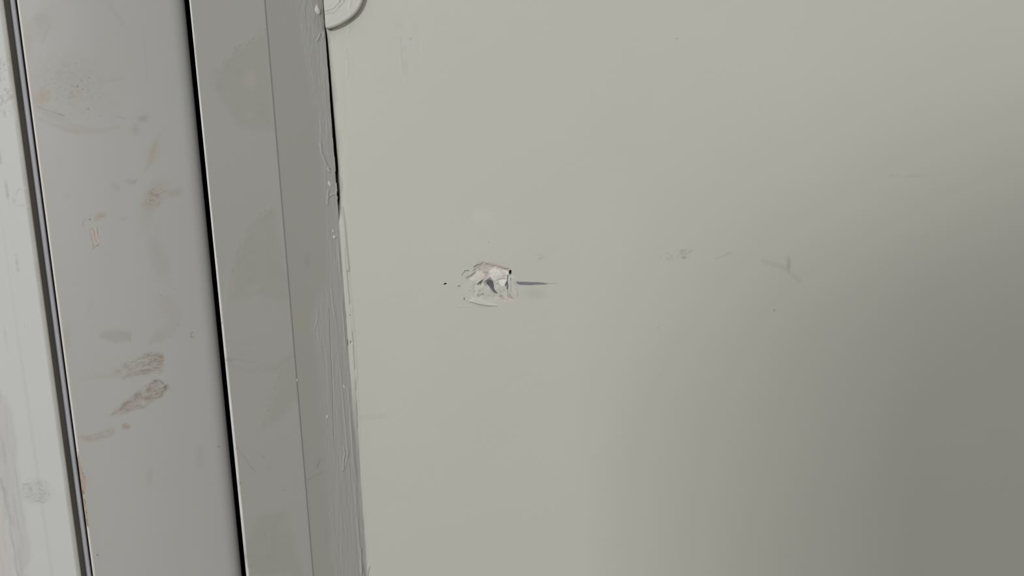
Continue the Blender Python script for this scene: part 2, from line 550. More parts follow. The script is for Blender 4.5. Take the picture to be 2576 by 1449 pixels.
    for (u, v, a, b, g, c) in ((640, 1072, 2.8, 3.4, -35, 118), (755, 1055, 2.4, 2.0, 0, 100), (690, 1075, 5, 3, 0, 160)):
        p.over((c, c - 6, c - 12), .8 * blob(wx, wy, 1140 + u / 10.35, 640 + v / 10.35, a, b, g, .6))
    rr = ell(x, y, 1140 + 680 / 10.35, 640 + 950 / 10.35, 2.9, 3.4)
    p.over((160, 161, 155), .8 * (1 - sst(.9, 1.2, rr)))
    p.over((150, 150, 144), .5 * blob(wx, wy, 1140 + 430 / 10.35, 640 + 950 / 10.35, 4, 3, 0, .8))
    # torn edges of the paint skin
    for pts, w, c in (([(226, 540), (240, 470), (300, 415), (405, 420), (400, 440)], 1.5, 108), ([(300, 415), (405, 418)], 1.6, 90),
                      ([(335, 625), (335, 565), (420, 500)], 1.0, 150), ([(340, 628), (420, 588), (480, 550), (560, 480)], 1.3, 120),
                      ([(560, 315), (575, 300), (610, 272), (650, 245)], 1.9, 88), ([(560, 320), (600, 335), (625, 340), (600, 380), (570, 378)], 1.3, 105),
                      ([(505, 432), (525, 395), (575, 375)], 1.2, 120), ([(710, 245), (760, 232)], 1.3, 130),
                      ([(880, 260), (940, 250), (1020, 262), (1110, 272)], 1.2, 138), ([(890, 305), (1000, 310), (1080, 300)], 1.2, 140),
                      ([(1110, 285), (1210, 330), (1330, 355), (1440, 410)], 1.4, 140), ([(1215, 320), (1240, 300), (1450, 345)], 1.0, 150),
                      ([(555, 135), (700, 160)], 1.0, 162), ([(1560, 360), (1620, 345)], 1.0, 165), ([(1560, 1150), (1670, 1130), (1680, 960)], 1.0, 155)):
        p.over((c, c - 4, c - 9), .75 * line(wx * .3 + x * .7, wy * .3 + y * .7, G(pts), w, 1.2) * (.6 + .6 * n))
    p.over((176, 164, 155), .6 * blob(x, y, 1140 + 320 / 10.35, 640 + 460 / 10.35, 6, 3.5, -30, .6))
    p.over((136, 138, 130), .6 * line(x, y, G([(330, 1222), (500, 1250), (700, 1310), (900, 1342), (1150, 1343)]), 1.6, 2.2, .4))  # shadow under the folded flap, painted in as a dark line
    p.over((90, 90, 88), .8 * blob(x, y, 1140 + 1145 / 10.35, 640 + 1332 / 10.35, 1.5, .8, 0, .5))
    p.over((187, 188, 181), .6 * line(x, y, G([(470, 1110), (640, 1158), (830, 1222), (1000, 1288), (1150, 1325)]), 5, 6, .4))  # highlight along the folded flap, painted in as a paler band
    # pencil stroke and flecks
    st = poly(x, y + 1.4 * (fbm(x, y, 6, seed=56) - .5), Q([(1598, 570), (1625, 562), (1645, 575), (1720, 572), (1800, 577), (1950, 577), (2050, 590), (2135, 603),
                        (2060, 618), (1950, 622), (1800, 628), (1680, 622), (1625, 612)]), 2.0)
    p.over((101, 103, 105), .93 * st)
    p.over((128, 129, 129), .5 * st * line(x, y, Q([(1720, 598), (2000, 605)]), 3.5, 3) * n * 1.5)
    p.over((120, 120, 120), .6 * blob(x, y, 1050 + 1587 / 6.44, 620 + 600 / 6.44, 1.8, 2.2, 0, .6))
    p.over((140, 141, 138), .5 * blob(x, y, 1388, 713.4, 20, 1.6, 1, .8))
    p.over((30, 30, 29), .95 * poly(x, y, Q([(420, 606), (450, 598), (478, 592), (474, 606), (445, 620), (428, 617)]), 1.2))
    p.over((200, 201, 195), .6 * line(x, y, Q([(410, 612), (440, 585), (490, 580)]), 1.2, 1.5))
    p.over((128, 129, 123), .85 * blob(x, y, 1154.6, 719.5, 4.4, 2.9, 8, .6))
    p.over((178, 165, 156), .5 * blob(x, y, 1155, 725, 5, 2.5, 0, .7))
    p.over((45, 45, 44), .95 * blob(x, y, 1167.8, 751.7, 1.1, 2.3, 4, .5))
    for (cx, cy, r) in ((1702, 97, 1.3), (1229, 609, 1.0), (2501, 295, 1.2), (1948, 780, 1.1), (2447, 1122, 1.3), (1435, 1319, 1.1), (1655, 824, .9), (2325, 1035, 1.0), (1510, 520, .9)):
        p.over((92, 92, 88), .8 * blob(x, y, cx, cy, r * 1.3, r, 0, .6))
    # scuffs to the right
    g = sst(.5, .72, fbm(x, y, 10, 7, seed=57))
    p.over((144, 144, 135), .6 * blob(wx, wy, 1705, 640, 46, 13, -8, .5) * g)
    p.over((128, 128, 120), .5 * blob(wx, wy, 1718, 648, 14, 8, 0, .6) * sst(.55, .7, fbm(x, y, 6, seed=58)))
    p.over((150, 150, 141), .4 * line(wx, wy, [(1798, 653), (1820, 645), (1838, 634)], 3, 4))
    p.over((132, 132, 124), .42 * blob(wx, wy, 1984, 664, 7, 24, -6, .9) * (.4 + fbm(x, y, 5, 16, seed=59)))
    p.over((146, 146, 137), .28 * line(wx, wy, [(1920, 658), (1950, 666), (1980, 676)], 9, 14))
    p.over((146, 146, 137), .2 * line(wx, wy, [(1985, 685), (2010, 706)], 9, 14))
    p.over((150, 151, 143), .45 * blob(wx, wy, 1357, 648, 12, 10, 30, .6) * sst(.5, .65, fbm(x, y, 5, seed=60)))
    p.over((160, 160, 151), .4 * blob(wx, wy, 1345, 738, 30, 16, 0, .8))
    p.over((166, 166, 158), .4 * line(wx, wy, [(905, 1053), (940, 1048), (970, 1046)], 7, 8))
    p.over((163, 163, 154), .3 * line(x, y, [(2236, 442), (2300, 444), (2330, 443)], 1.5, 2))
    p.over((158, 160, 156), .45 * blob(wx, wy, 1032, 100, 6, 12, 0, .6) * g * 1.5)
    p.over((140, 140, 137), .5 * line(x, y, [(1034, 84), (1032, 98), (1034, 108)], 1.4, 1.5))
    p.over((178, 180, 182), .35 * blob(x, y, 1022, 120, 40, 90, 0, .8) * sst(.5, .65, fbm(x, y, 6, 60, seed=61)))
    # dark specks below the disc; grey streaks, batten-grey paint and flecks along the batten
    ex = np.interp(y, LIP[0], LIP[1])
    p.over((120, 120, 112), .6 * sst(.55, .7, fbm(x, y, 4, seed=62)) * blob(x, y, 838, 86, 6, 12, -20, .8))
    p.over((140, 142, 146), .35 * np.exp(-np.abs(x - ex - 6) / 5) * sst(.4, .6, fbm(x, y, 9, 60, seed=63)) * (1 - sst(380, 480, y)) * sst(70, 90, y))
    p.over((137, 136, 129), .92 * (1 - sst(-3.5, 3.5, x - ex)) * sst(900, 1150, y))
    p.over((168, 156, 148), .3 * np.exp(-((x - ex + 4) / 2.5) ** 2) * sst(860, 900, y) * sst(.4, .55, fbm(x, y, 30, 60, seed=64)))
    p.over((40, 40, 38), .85 * blob(x, y, 882, 860, 1.8, 4, 0, .5))
    p.over((70, 70, 66), .7 * blob(x, y, 880.5, 792, 1.5, 3, 30, .6))
    p.over((206, 206, 200), .8 * blob(x, y, 886, 863, 2, 5, 10, .5))


cols_px = np.concatenate((np.arange(868, 962, 1.2), np.arange(962, 1090, 5), np.arange(1090, 1400, .8), np.arange(1400, 1650, 8),
                          np.arange(1650, 2040, 2.6), np.arange(2040, 2640, 8)))
xs = np.array([at_depth(p, 0.0)[0] for p in cols_px])
xs = np.concatenate((xs, [0.45, 0.7, 1.1, 1.6]))
rows_px = np.concatenate((np.arange(1500, 790, -4), np.arange(790, 646, -.8), np.arange(646, 590, -2.2), np.arange(590, 140, -3.2), np.arange(140, -60, -1.6)))
zs = np.array([row_z(p, 1240) for p in rows_px])
zs = np.concatenate(([0.0, 0.4, 0.8, zs[0] - .05], zs, [zs[-1] + .05, 1.8, 2.4]))
nx, nz = len(xs), len(zs)
edge = np.stack((np.full(nz, E_BAT[0]), np.zeros(nz), zs), 1)
_, epy = project(edge)
gap = np.interp(epy, GAP[0], GAP[1]) * 0.5 * 0.5 / FPX * 1.02
xl = E_BAT[0] + 0.00005 + gap
s = (xs - xs[0]) / (xs[-1] - xs[0])
near = np.exp(-(xs - xs[0]) / 0.012)
X = xs[None, :] + (xl - xs[0])[:, None] * near[None, :]
Zg = np.repeat(zs[:, None], nx, 1)
co = np.stack((X, np.zeros_like(X), Zg), -1).reshape(-1, 3)
px, py = project(co)
inside = (px > 780) & (px < 2660) & (py > -70) & (py < 1510)
pt = Paint(len(co), K)
wall_marks(pt, px, py)
pt.a *= inside
co[:, 1] -= wall_relief(px, py) * inside
back = np.stack((X[:, [0, -1]], np.full((nz, 2), 0.03), Zg[:, [0, -1]]), -1)
allco = np.concatenate((co.reshape(nz, nx, 3), back[:, [1, 0]]), 1).reshape(-1, 3)
ptf = Paint(len(allco), K)
ptf.rgb = np.concatenate((pt.rgb.reshape(nz, nx, 3), np.zeros((nz, 2, 3))), 1).reshape(-1, 3)
ptf.a = np.concatenate((pt.a.reshape(nz, nx), np.zeros((nz, 2))), 1).ravel()
nu = nx + 2
grid = co.reshape(nz, nx, 3)
gn = np.cross(np.gradient(grid, axis=1), np.gradient(grid, axis=0))
gn /= np.linalg.norm(gn, axis=2)[..., None]
sid = np.zeros((nz, 2, 3))
sid[:, 0, 0], sid[:, 1, 0] = 1, -1
gn = np.concatenate((gn, sid), 1).reshape(-1, 3)
faces = loop_grid(nu, nz, True)
fc = allco[faces].mean(1)
fx, fy = project(fc)
PART = np.where(poly(fx, fy, G([(200, 545), (225, 460), (300, 395), (410, 405), (500, 380), (545, 300), (640, 225), (800, 205), (1000, 225), (1200, 265),
                                (1440, 350), (1540, 420), (1560, 540), (1660, 760), (1690, 1120), (1560, 1180), (1300, 1230), (1190, 1370), (900, 1365), (300, 1250), (330, 1090),
                                (440, 1060), (380, 800), (310, 640)]), 1.0) > .5, 1, 0)
PART = np.where(poly(fx, fy, Q([(1590, 575), (1622, 556), (1650, 568), (1800, 571), (1950, 571), (2060, 586), (2140, 603), (2060, 622), (1950, 628), (1800, 634), (1620, 620)]), 1.0) > .5, 2, PART)
inner = fc[:, 1] < 0.02


def wall_part(name, sel, parent, ngons=()):
    use = np.unique(faces[sel])
    if len(ngons):
        use = np.arange(len(allco))
    inv = np.zeros(len(allco), np.int64)
    inv[use] = np.arange(len(use))
    q = Paint(len(use), K)
    q.rgb, q.a = ptf.rgb[use], ptf.a[use]
    return add_mesh(name, allco[use], inv[faces[sel]], M_WALL, parent, q, True, None, ngons, gn[use])


wall = wall_part('wall_back', PART == 0, None, [list(range(nu))[::-1], [(nz - 1) * nu + i for i in range(nu)]])
gouge = wall_part('plaster_gouge', (PART == 1) & inner, wall)
gouge['label'] = 'bare pinkish filler in the torn gouge'
stroke = wall_part('pencil_stroke', (PART == 2) & inner, wall)
stroke['label'] = 'dark grey pencil stroke right of the gouge'
tag(wall, 'pale grey-green painted wall with a gouged patch and a dark pencil stroke', 'wall', 'structure')

# ================================================================== BATTEN
RUNS = [([(806, 362), (809, 385), (817, 405), (826, 424)], 3.0, .7), ([(828, 424), (822, 428), (829, 433)], 3.0, .6),
        ([(842, 395), (843, 415), (844, 430)], 2.2, .6), ([(846, 462), (847, 475), (845, 486)], 2.4, .6),
        ([(826, 478), (824, 490), (823, 515)], 2.2, .6), ([(826, 496), (836, 489), (844, 488), (849, 500)], 2.2, .5),
        ([(805, 86), (801, 97), (797, 102)], 2.4, .6), ([(815, 80), (813, 95)], 2.0, .5), ([(865, 1130), (868, 1140), (864, 1155), (863, 1182)], 2.2, .6),
        ([(875, 1130), (871, 1165), (866, 1180)], 1.8, .4), ([(797, 775), (800, 800), (790, 830)], 1.2, .3), ([(907, 1380), (908, 1440)], 2.0, .8)]


def texture_zone(x, y):
    b = np.interp(y, [0, 100, 250, 400, 560, 700, 770, 800, 950, 1449], [752, 758, 788, 806, 826, 822, 800, 786, 808, 838])
    return sst(-12, 12, x - b - 16 * (fbm(x, y, 30, 60, seed=71) - .5))


def batten_relief(x, y):
    z = texture_zone(x, y)
    h = z * 0.00028 * (fbm(x - .075 * y, y, 5, 130, seed=72, o=4) - .5)
    h += z * 0.00022 * (fbm(x - .075 * y, y, 3.0, 36, seed=74, o=2) - .5)
    h += z * 0.00030 * (fbm(x - .075 * y, y, 7, 18, seed=73) - .5) * (1 - sst(330, 420, y))
    h += 0.0001 * z
    for pts, w, a in RUNS:
        d, t = pdist(x, y, pts)
        h += a * 0.0008 * np.exp(-(d / (w * .7)) ** 2)
    h += 0.0003 * line(x, y, [(822, 520), (830, 700), (853, 900), (880, 1200)], 3, 3) * sst(.4, .6, fbm(y, y * 0, 70, seed=75))
    e = 813 + .0705 * y - x
    h += 0.0004 * np.exp(-((e - 6) / 2.0) ** 2) * sst(.4, .6, fbm(y, y * 0, 60, seed=76)) * sst(500, 600, y)
    h -= 0.0004 * line(x, y, [(828, 778), (832, 860), (836, 950), (840, 1100)], 1.4, 1.6)
    return h


def batten_marks(p, x, y):
    z = texture_zone(x, y)
    p.over((152, 152, 146), .55 * z)
    p.over((150, 146, 124), .6 * blob(x, y, 757, 806, 22, 34, 0, .8))
    p.over((130, 130, 124), .35 * blob(x, y, 772, 655, 8, 20, 0, .8))
    p.over((160, 145, 138), .5 * sst(.5, .6, fbm(x, y, 8, 20, seed=77)) * blob(x, y, 868, 1165, 9, 34, 10, .6))
    p.over((160, 145, 138), .5 * blob(x, y, 834, 486, 8, 6, -20, .8))
    p.over((104, 104, 100), .6 * line(x, y, [(805, 1157), (797, 1176)], 1.8, 2))
    p.over((122, 122, 116), .4 * line(x, y, [(770, 1210), (790, 1198), (812, 1190)], 2.5, 3))
    p.over((178, 160, 152), .5 * line(x, y, [(900, 1200), (905, 1290), (909, 1340)], 2, 2.5) * sst(.4, .6, fbm(x, y, 8, 30, seed=78)))


bat_prof = dense([E_BAT, F_BAT], 0.00030)[::-1]          # front arris -> wall
AR = [F_BAT]
bat_prof = AR + [q for q in bat_prof if np.linalg.norm(q - F_BAT) > 0.0003]
nd = len(bat_prof)
bk_bat = F_BAT - BN * 0.1
bat_prof = bat_prof + [np.array((E_BAT[0], 0.05)), np.array((F_BAT[0] + .003, 0.05))]
zb = zs_for(1.7)
batten = column('trim_1', bat_prof, M_BATTEN, zb, disp=batten_relief, marks=batten_marks, k=KB, dense_count=nd, gap_shade=M_DARK)
tag(batten, 'grey painted batten with dried paint runs, between the narrow strip and the wall', 'trim', 'structure')


def on_batten(px, py):
    """point on the batten's painted face under a sight line"""
    d = E_BAT - F_BAT
    n = np.array((d[1], -d[0]))
    n /= np.linalg.norm(n)
    if n[1] > 0:
        n = -n
    r = ray(px, py)
    t = ((F_BAT - CAM[:2]) @ n) / (r[:2] @ n)
    d3 = np.array((d[0], d[1], 0)) / np.linalg.norm(d)
    return CAM + r * t, d3, np.array((n[0], n[1], 0))


def drip(px, py, hw, hh, lift, tilt, mat, parent):
    """one dried bead of paint: a teardrop dome, fat at its foot"""
    c, du, n = on_batten(px, py)
    sc = np.linalg.norm(c - CAM) / FPX
    ku = sc / max(.3, abs(du @ _R))
    nr, na = 9, 24
    pts = []
    for i in range(nr):
        r = i / (nr - 1)
        for j in range(na):
            a = 2 * math.pi * j / na
            v = math.sin(a) * r
            wd_ = (1 - .42 * max(0, v)) * (1 - .55 * max(0, v) ** 2)
            u = math.cos(a) * r * wd_
            hgt = lift * math.sqrt(max(0, 1 - r * r)) * (1 - .35 * v)
            uu, vv = u * hw + tilt * v * hh, v * hh
            pts.append(c + du * uu * ku + np.array((0, 0, 1)) * vv * sc + n * (hgt * sc - .00003 * (i == nr - 1)))
    f = loop_grid(na, nr, True)[:, ::-1]
    return add_mesh('paint_drip', np.array(pts), f, mat, parent, None, True)


M_DRIP = paint_mat('dried_paint_bead', lin((178, 178, 172)) * KB, 0.01, 0.3, 200, 0.03, spec=0.5)
for a in ((799, 25, 5.5, 12, 4.0, -.1), (838, 581, 1.8, 5, 2.0, -.1), (840.5, 596, 3.0, 5, 2.8, -.1), (747, 956, 2.0, 4.5, 2.0, .1),
          (829, 462, 3.5, 8, 2.0, -.2), (865, 972, 2.0, 6, 1.6, -.3), (823, 1048, 1.8, 4.5, 1.6, .3), (826, 427, 3.0, 5, 2.2, -.1)):
    drip(*a, M_DRIP, batten)

# ================================================================== NARROW STRIP
def strip_marks(p, x, y):
    wx = x + 10 * (fbm(x, y, 26, seed=81) - .5)
    wy = y + 10 * (fbm(x, y, 26, seed=82) - .5)
    n = fbm(x, y, 30, seed=83)
    fine = fbm(x, y, 6, 5, seed=84)
    p.over((205, 202, 196), .8 * (1 - sst(2.2, 4.0, np.abs(x - 476.5 - .1015 * y))) * (.7 + .5 * n))  # light caught by the left arris, painted in as a pale line
    big = [([(538, 215), (548, 180), (565, 155), (585, 135), (610, 115), (640, 95), (668, 75), (690, 330), (600, 320)], (134, 134, 124)),
           ([(572, 760), (582, 680), (600, 620), (620, 585), (650, 545), (690, 520), (730, 760), (640, 740)], (134, 134, 124)),
           ([(650, 1090), (672, 1030), (690, 970), (705, 920), (735, 900), (760, 1000), (700, 1050)], (134, 134, 124)),
           ([(566, 915), (640, 930), (700, 912), (738, 880), (745, 900), (690, 935), (600, 930)], (134, 134, 124)),
           ([(610, 1400), (650, 1300), (720, 1280), (760, 1449), (640, 1449)], (134, 134, 124))]
    for pts, c in big:
        p.over(c, .62 * (.6 + .7 * fine) * poly(wx, wy, pts, 22) * (.6 + .6 * n))
    edges = [[(538, 215), (548, 180), (566, 152), (585, 135), (612, 112), (640, 95), (664, 76)],
             [(580, 735), (590, 660), (606, 605), (620, 585), (640, 545), (682, 522)],
             [(655, 1085), (668, 1050), (684, 1000), (695, 965), (712, 925), (740, 905)]]
    for e in edges:
        p.over((122, 118, 110), .55 * line(wx, wy, e, 3, 5) * sst(.4, .6, fine))
        p.over((150, 142, 134), .3 * line(wx, wy, e, 12, 14) * n * 1.4)
    p.over((128, 124, 116), .35 * sst(.55, .7, fbm(x + y, y - x, 5, 26, seed=85)) * line(wx, wy, edges[0], 22, 12))
    for (cx, cy, rx, ry, a, s_, c) in ((630, 200, 18, 26, 0, .4, (156, 142, 134)), (628, 290, 14, 10, -30, .35, (158, 142, 134)), (640, 300, 30, 18, 0, .25, (142, 138, 130)),
                                       (640, 725, 26, 12, -10, .35, (150, 140, 134)), (724, 758, 5, 12, 15, .45, (156, 138, 132)), (586, 720, 7, 28, 6, .4, (152, 138, 130)),
                                       (655, 1078, 7, 9, 0, .5, (152, 138, 130)), (580, 905, 14, 9, 0, .4, (132, 128, 122)), (565, 760, 5, 90, 6, .25, (152, 148, 134)),
                                       (490, 120, 4, 60, 5, .35, (156, 148, 128)), (520, 420, 5, 90, 6, .2, (156, 146, 138)), (620, 860, 60, 10, -12, .25, (138, 137, 130)),
                                       (670, 1000, 14, 40, 20, .25, (138, 136, 130)), (600, 560, 12, 10, 0, .25, (140, 139, 132))):
        p.over(c, 1.35 * s_ * blob(wx, wy, cx, cy, rx, ry, a, .8) * (.55 + .8 * fine))
    p.over((140, 110, 80), .8 * blob(wx, wy, 595, 1126, 4, 4, 0, .7))
    p.over((126, 122, 114), .6 * line(wx, wy, [(600, 1132), (615, 1150), (632, 1175), (642, 1188)], 1.6, 2.2))
    p.over((158, 138, 118), .6 * line(x, y, [(598, 1140), (604, 1200), (612, 1260)], 3, 5) * sst(.35, .6, fbm(x, y, 8, 18, seed=86)))
    p.over((110, 82, 52), .8 * blob(x, y, 603.5, 1216, 1.4, 4, 0, .6))
    p.over((118, 114, 106), .6 * line(x, y, [(666, 1345), (672, 1355)], 1.6, 1.8))
    p.over((130, 128, 122), .5 * line(x, y, [(657, 1330), (664, 1345)], 1.2, 1.6))
    p.over((130, 128, 120), .4 * blob(x, y, 677, 1176, 5, 3, 0, .7))
    for (cx, cy) in ((664, 1148), (714, 1232), (626, 1425), (559, 812), (680, 532)):
        p.over((110, 108, 102), .6 * blob(x, y, cx, cy, 1.8, 2.6, 0, .7))
    p.over((126, 124, 118), .35 * line(wx, wy, [(566, 905), (600, 903), (640, 910)], 3, 5))
    p.over((130, 128, 121), .4 * line(wx, wy, [(690, 930), (715, 905), (740, 895)], 2, 4))


sback = 0.03
gapx = F_BAT - BD * 0.0003 + BN * .0006
S_L = S_L + BN * .0006
strip_front = fillet(S_L - BN * .02, S_L, gapx, 0.0009, 6)
strip_front = strip_front + [q for q in dense([S_L - BD * .0014, gapx + BD * .0012], 0.00042)] + fillet(S_L, gapx, gapx - BN * .02, 0.0005, 6)
strip_prof = strip_front + [gapx - BN * sback, S_L - BN * sback]
# run left -> right along the front so that the outline turns the same way as the batten
strip = column('trim_2', strip_prof, M_STRIP, zs_for(1.7), marks=strip_marks, k=KB, dense_count=len(strip_front), gap_shade=M_DARK)
tag(strip, 'narrow white strip with faint arc-shaped smears, right of the black gap', 'trim', 'structure')

# ================================================================== WIDE BOARD
def board_marks(p, x, y):
    wx = x + 12 * (fbm(x, y, 24, seed=91) - .5)
    wy = y + 12 * (fbm(x, y, 24, seed=92) - .5)
    n = fbm(x, y, 26, seed=93)
    sp = sst(.52, .72, fbm(x, y, 6, 4, seed=94))
    fine = fbm(x + .4 * y, y, 9, 6, seed=140, o=4)
    # broad cloudy smears
    for (cx, cy, rx, ry, a, s_, c) in ((185, 205, 120, 100, 0, .38, (148, 145, 134)), (110, 60, 36, 50, 20, .35, (152, 145, 134)), (105, 245, 22, 26, 20, .55, (160, 141, 124)),
                                       (195, 235, 18, 16, 0, .45, (158, 142, 134)), (285, 200, 34, 7, -10, .4, (154, 142, 134)), (210, 325, 80, 14, 6, .35, (150, 140, 130)),
                                       (150, 300, 70, 12, 25, .3, (150, 141, 131)), (290, 262, 20, 22, 0, .3, (152, 144, 134)), (360, 297, 17, 13, -10, .6, (138, 132, 118)),
                                       (340, 328, 13, 16, 30, .4, (138, 135, 126)), (385, 385, 18, 38, 22, .42, (150, 138, 122)), (395, 395, 9, 8, 0, .4, (160, 144, 122)),
                                       (395, 480, 46, 30, -45, .34, (150, 136, 120)), (382, 505, 26, 30, 30, .36, (147, 130, 114)), (440, 485, 30, 12, -10, .4, (142, 132, 118)),
                                       (370, 545, 18, 50, 20, .25, (148, 136, 128)), (400, 570, 14, 30, 15, .2, (152, 142, 136)), (400, 650, 26, 70, -15, .3, (136, 137, 129)),
                                       (420, 770, 26, 36, -25, .42, (150, 137, 130)), (445, 795, 18, 24, 0, .3, (148, 138, 130)), (410, 835, 45, 18, -40, .38, (142, 138, 127)),
                                       (312, 550, 12, 6, 0, .4, (144, 134, 124)), (290, 468, 18, 12, 30, .3, (136, 132, 126)), (330, 455, 14, 9, -10, .3, (130, 128, 122)),
                                       (170, 492, 14, 10, 0, .3, (150, 143, 134)), (225, 780, 10, 26, 25, .18, (138, 138, 130)), (168, 850, 12, 36, 0, .4, (146, 137, 126)),
                                       (300, 930, 110, 26, -6, .22, (146, 143, 133)), (505, 1150, 12, 34, 0, .16, (130, 130, 126)), (375, 1200, 9, 30, 0, .3, (134, 136, 128)),
                                       (300, 130, 60, 110, 0, .15, (146, 146, 138)), (70, 100, 14, 60, 0, .35, (160, 148, 134)), (100, 45, 20, 14, 0, .35, (156, 143, 134))):
        p.over(c, 1.3 * s_ * blob(wx, wy, cx, cy, rx, ry, a, .9) * (.25 + .6 * n + .65 * fine))
    p.over((126, 120, 110), .28 * blob(wx, wy, 180, 220, 105, 85, 0, .9) * sp)
    p.over((122, 104, 86), .5 * blob(wx, wy, 390, 492, 42, 24, -50, .9) * sst(.52, .68, fbm(x, y, 7, 5, seed=144)))
    # streaks
    for pts, w, c, s_ in (([(95, 270), (130, 280), (162, 292)], 2.0, (118, 106, 92), .45), ([(150, 285), (160, 294)], 2.0, (104, 98, 90), .5),
                          ([(100, 300), (160, 325), (220, 335), (300, 320)], 8, (146, 138, 126), .3), ([(290, 292), (315, 297)], 3, (136, 128, 118), .5),
                          ([(400, 340), (385, 385), (365, 430)], 8, (150, 136, 118), .35), ([(360, 70), (365, 140), (370, 200)], 2, (138, 138, 132), .4),
                          ([(275, 10), (295, 40), (310, 60)], 10, (142, 140, 132), .3), ([(130, 60), (105, 105)], 5, (158, 140, 130), .4),
                          ([(335, 460), (345, 452)], 2.5, (120, 118, 112), .5), ([(205, 200), (205, 205)], 2, (100, 94, 88), .4),
                          ([(285, 203), (312, 197)], 3, (150, 136, 126), .5), ([(380, 860), (430, 845), (450, 812)], 8, (138, 136, 124), .28)):
        p.over(c, s_ * line(wx * .5 + x * .5, wy * .5 + y * .5, pts, w, w * .9 + 1))
    # rubbed brown spot and the little scratched mark under it
    p.over((150, 126, 100), .65 * blob(wx, wy, 252, 545, 18, 11, -20, .9) * (.4 + .9 * n))
    p.over((132, 104, 76), .6 * blob(wx, wy, 256, 549, 11, 6, -20, .7) * sp)
    p.over((142, 116, 92), .7 * line(x, y, [(214, 553), (209, 557), (210, 566), (213, 569)], 1.8, 2) * (.5 + n))
    p.over((172, 152, 138), .45 * blob(x, y, 240, 594, 12, 28, -12, .7))
    for pts in ([(226, 575), (228, 590), (231, 598)], [(230, 574), (236, 580), (240, 600), (242, 608)], [(243, 571), (246, 585), (249, 602)], [(231, 600), (235, 618)], [(233, 626), (238, 621), (246, 617), (250, 612)], [(244, 616), (249, 619)]):
        p.over((122, 88, 56), .85 * line(x, y, pts, 1.5, 1.5))
    p.over((28, 26, 24), .97 * blob(x, y, 226.3, 551.5, 2.2, 1.7, 10, .5))
    p.over((138, 110, 90), .9 * line(x, y, [(485, 836), (481, 838), (479.5, 842), (481, 847), (485, 849)], 2.2, 2.2))
    p.over((154, 128, 110), .6 * blob(x, y, 486, 847, 3, 2.5, 0, .7))
    p.over((152, 126, 90), .8 * blob(x, y, 436, 727.5, 3.4, 1.8, 10, .7))
    # pale thumb-shaped smear
    d = poly(wx, wy, [(248, 850), (258, 832), (290, 828), (322, 830), (328, 842), (326, 855), (290, 860)], 12)
    p.over((135, 135, 126), .55 * d * (.6 + .6 * fine))
    p.over((124, 124, 118), .35 * line(x, y, [(327, 836), (327, 856)], 5, 5))
    # three finger drags in brown dust
    a = poly(wx, wy, [(285, 935), (320, 915), (370, 892), (395, 887), (411, 900), (411, 920), (400, 938), (350, 945), (310, 955)], 14)
    p.over((145, 134, 125), .95 * a * sst(.26, .58, fbm(x + .3 * y, y, 16, 5, seed=95, o=4)))
    p.over((116, 100, 86), .55 * a * sst(.54, .66, fbm(x + .8 * y, y, 9, 3.6, seed=96, o=2)) * sst(300, 400, x))
    p.over((140, 122, 96), .5 * blob(wx, wy, 402, 906, 10, 16, 10, .9) * a * (.4 + n))
    p.over((150, 140, 130), .4 * blob(wx, wy, 265, 948, 60, 8, -4, .8))
    a = poly(wx, wy, [(275, 1045), (300, 1022), (330, 995), (370, 965), (400, 957), (420, 966), (424, 980), (405, 1000), (370, 1022), (310, 1044)], 12)
    p.over((145, 134, 126), .95 * a * sst(.24, .56, fbm(x * .86 - y * .5, x * .5 + y * .86, 18, 6, seed=97, o=4)))
    u_, v_ = x * .86 - y * .5, x * .5 + y * .86
    p.over((118, 102, 92), .5 * a * sst(.53, .66, fbm(u_, v_, 12, 3.4, seed=98, o=2)))
    p.over((96, 78, 66), .6 * line(wx, wy, [(392, 960), (405, 960), (416, 970), (415, 985)], 4, 5) * sst(.4, .65, fbm(x, y, 5, seed=99)))
    a = poly(wx, wy, [(195, 1103), (235, 1094), (270, 1080), (293, 1077), (290, 1090), (262, 1105), (225, 1114)], 10)
    p.over((146, 134, 126), .85 * a * sst(.22, .58, fbm(x, y, 14, 7, seed=141, o=4)))
    p.over((142, 124, 114), .8 * poly(wx, wy, [(310, 1070), (320, 1062), (331, 1074), (329, 1082), (312, 1080)], 5) * (.3 + fine * 1.2))
    # left arris: warm bleed and the chipped stretch
    ex = 46 + .1321 * y
    p.over((176, 158, 142), .38 * np.exp(-np.clip(x - ex, 0, 99) / 6) * (.4 + .9 * fbm(x, y, 20, 60, seed=100)) * (x > ex - 8))
    chip = poly(wx * .25 + x * .75, wy * .25 + y * .75, [(196, 1140), (201, 1160), (208, 1185), (218, 1205), (217, 1225), (211, 1243), (216, 1265), (222, 1300), (224, 1330), (218, 1320), (205, 1230), (195, 1160)], 3)
    p.over((158, 138, 118), .9 * chip)
    p.over((118, 94, 70), .7 * chip * sst(.5, .62, fbm(x, y, 6, 10, seed=101)))
    p.over((200, 197, 190), .85 * (1 - sst(2.0, 3.8, np.abs(x - 45.2 - .1321 * y))) * (1 - chip))  # bright line of the lit left arris, put into the pigment
    for (cx, cy, r, c) in ((130, 199, 1.5, 100), (195, 217, 2.0, 84), (223, 196, 1.8, 118), (208, 225, 2.2, 118), (192, 160, 1.4, 110), (222, 274, 2.4, 104), (238, 272, 1.6, 112), (252, 292, 1.8, 108),
                           (245, 1396, 2.3, 66), (207, 1095, 1.6, 100), (315, 915, 1.3, 80), (332, 910, 1.4, 84), (552, 1123, 1.5, 92), (404, 743, 2.2, 128), (365, 971, 1.4, 70), (196, 1139, 1.2, 90), (378, 505, 2.0, 110)):
        p.over((c, c - 6, c - 12), .85 * blob(x, y, cx, cy, r * 1.2, r, 40, .6))


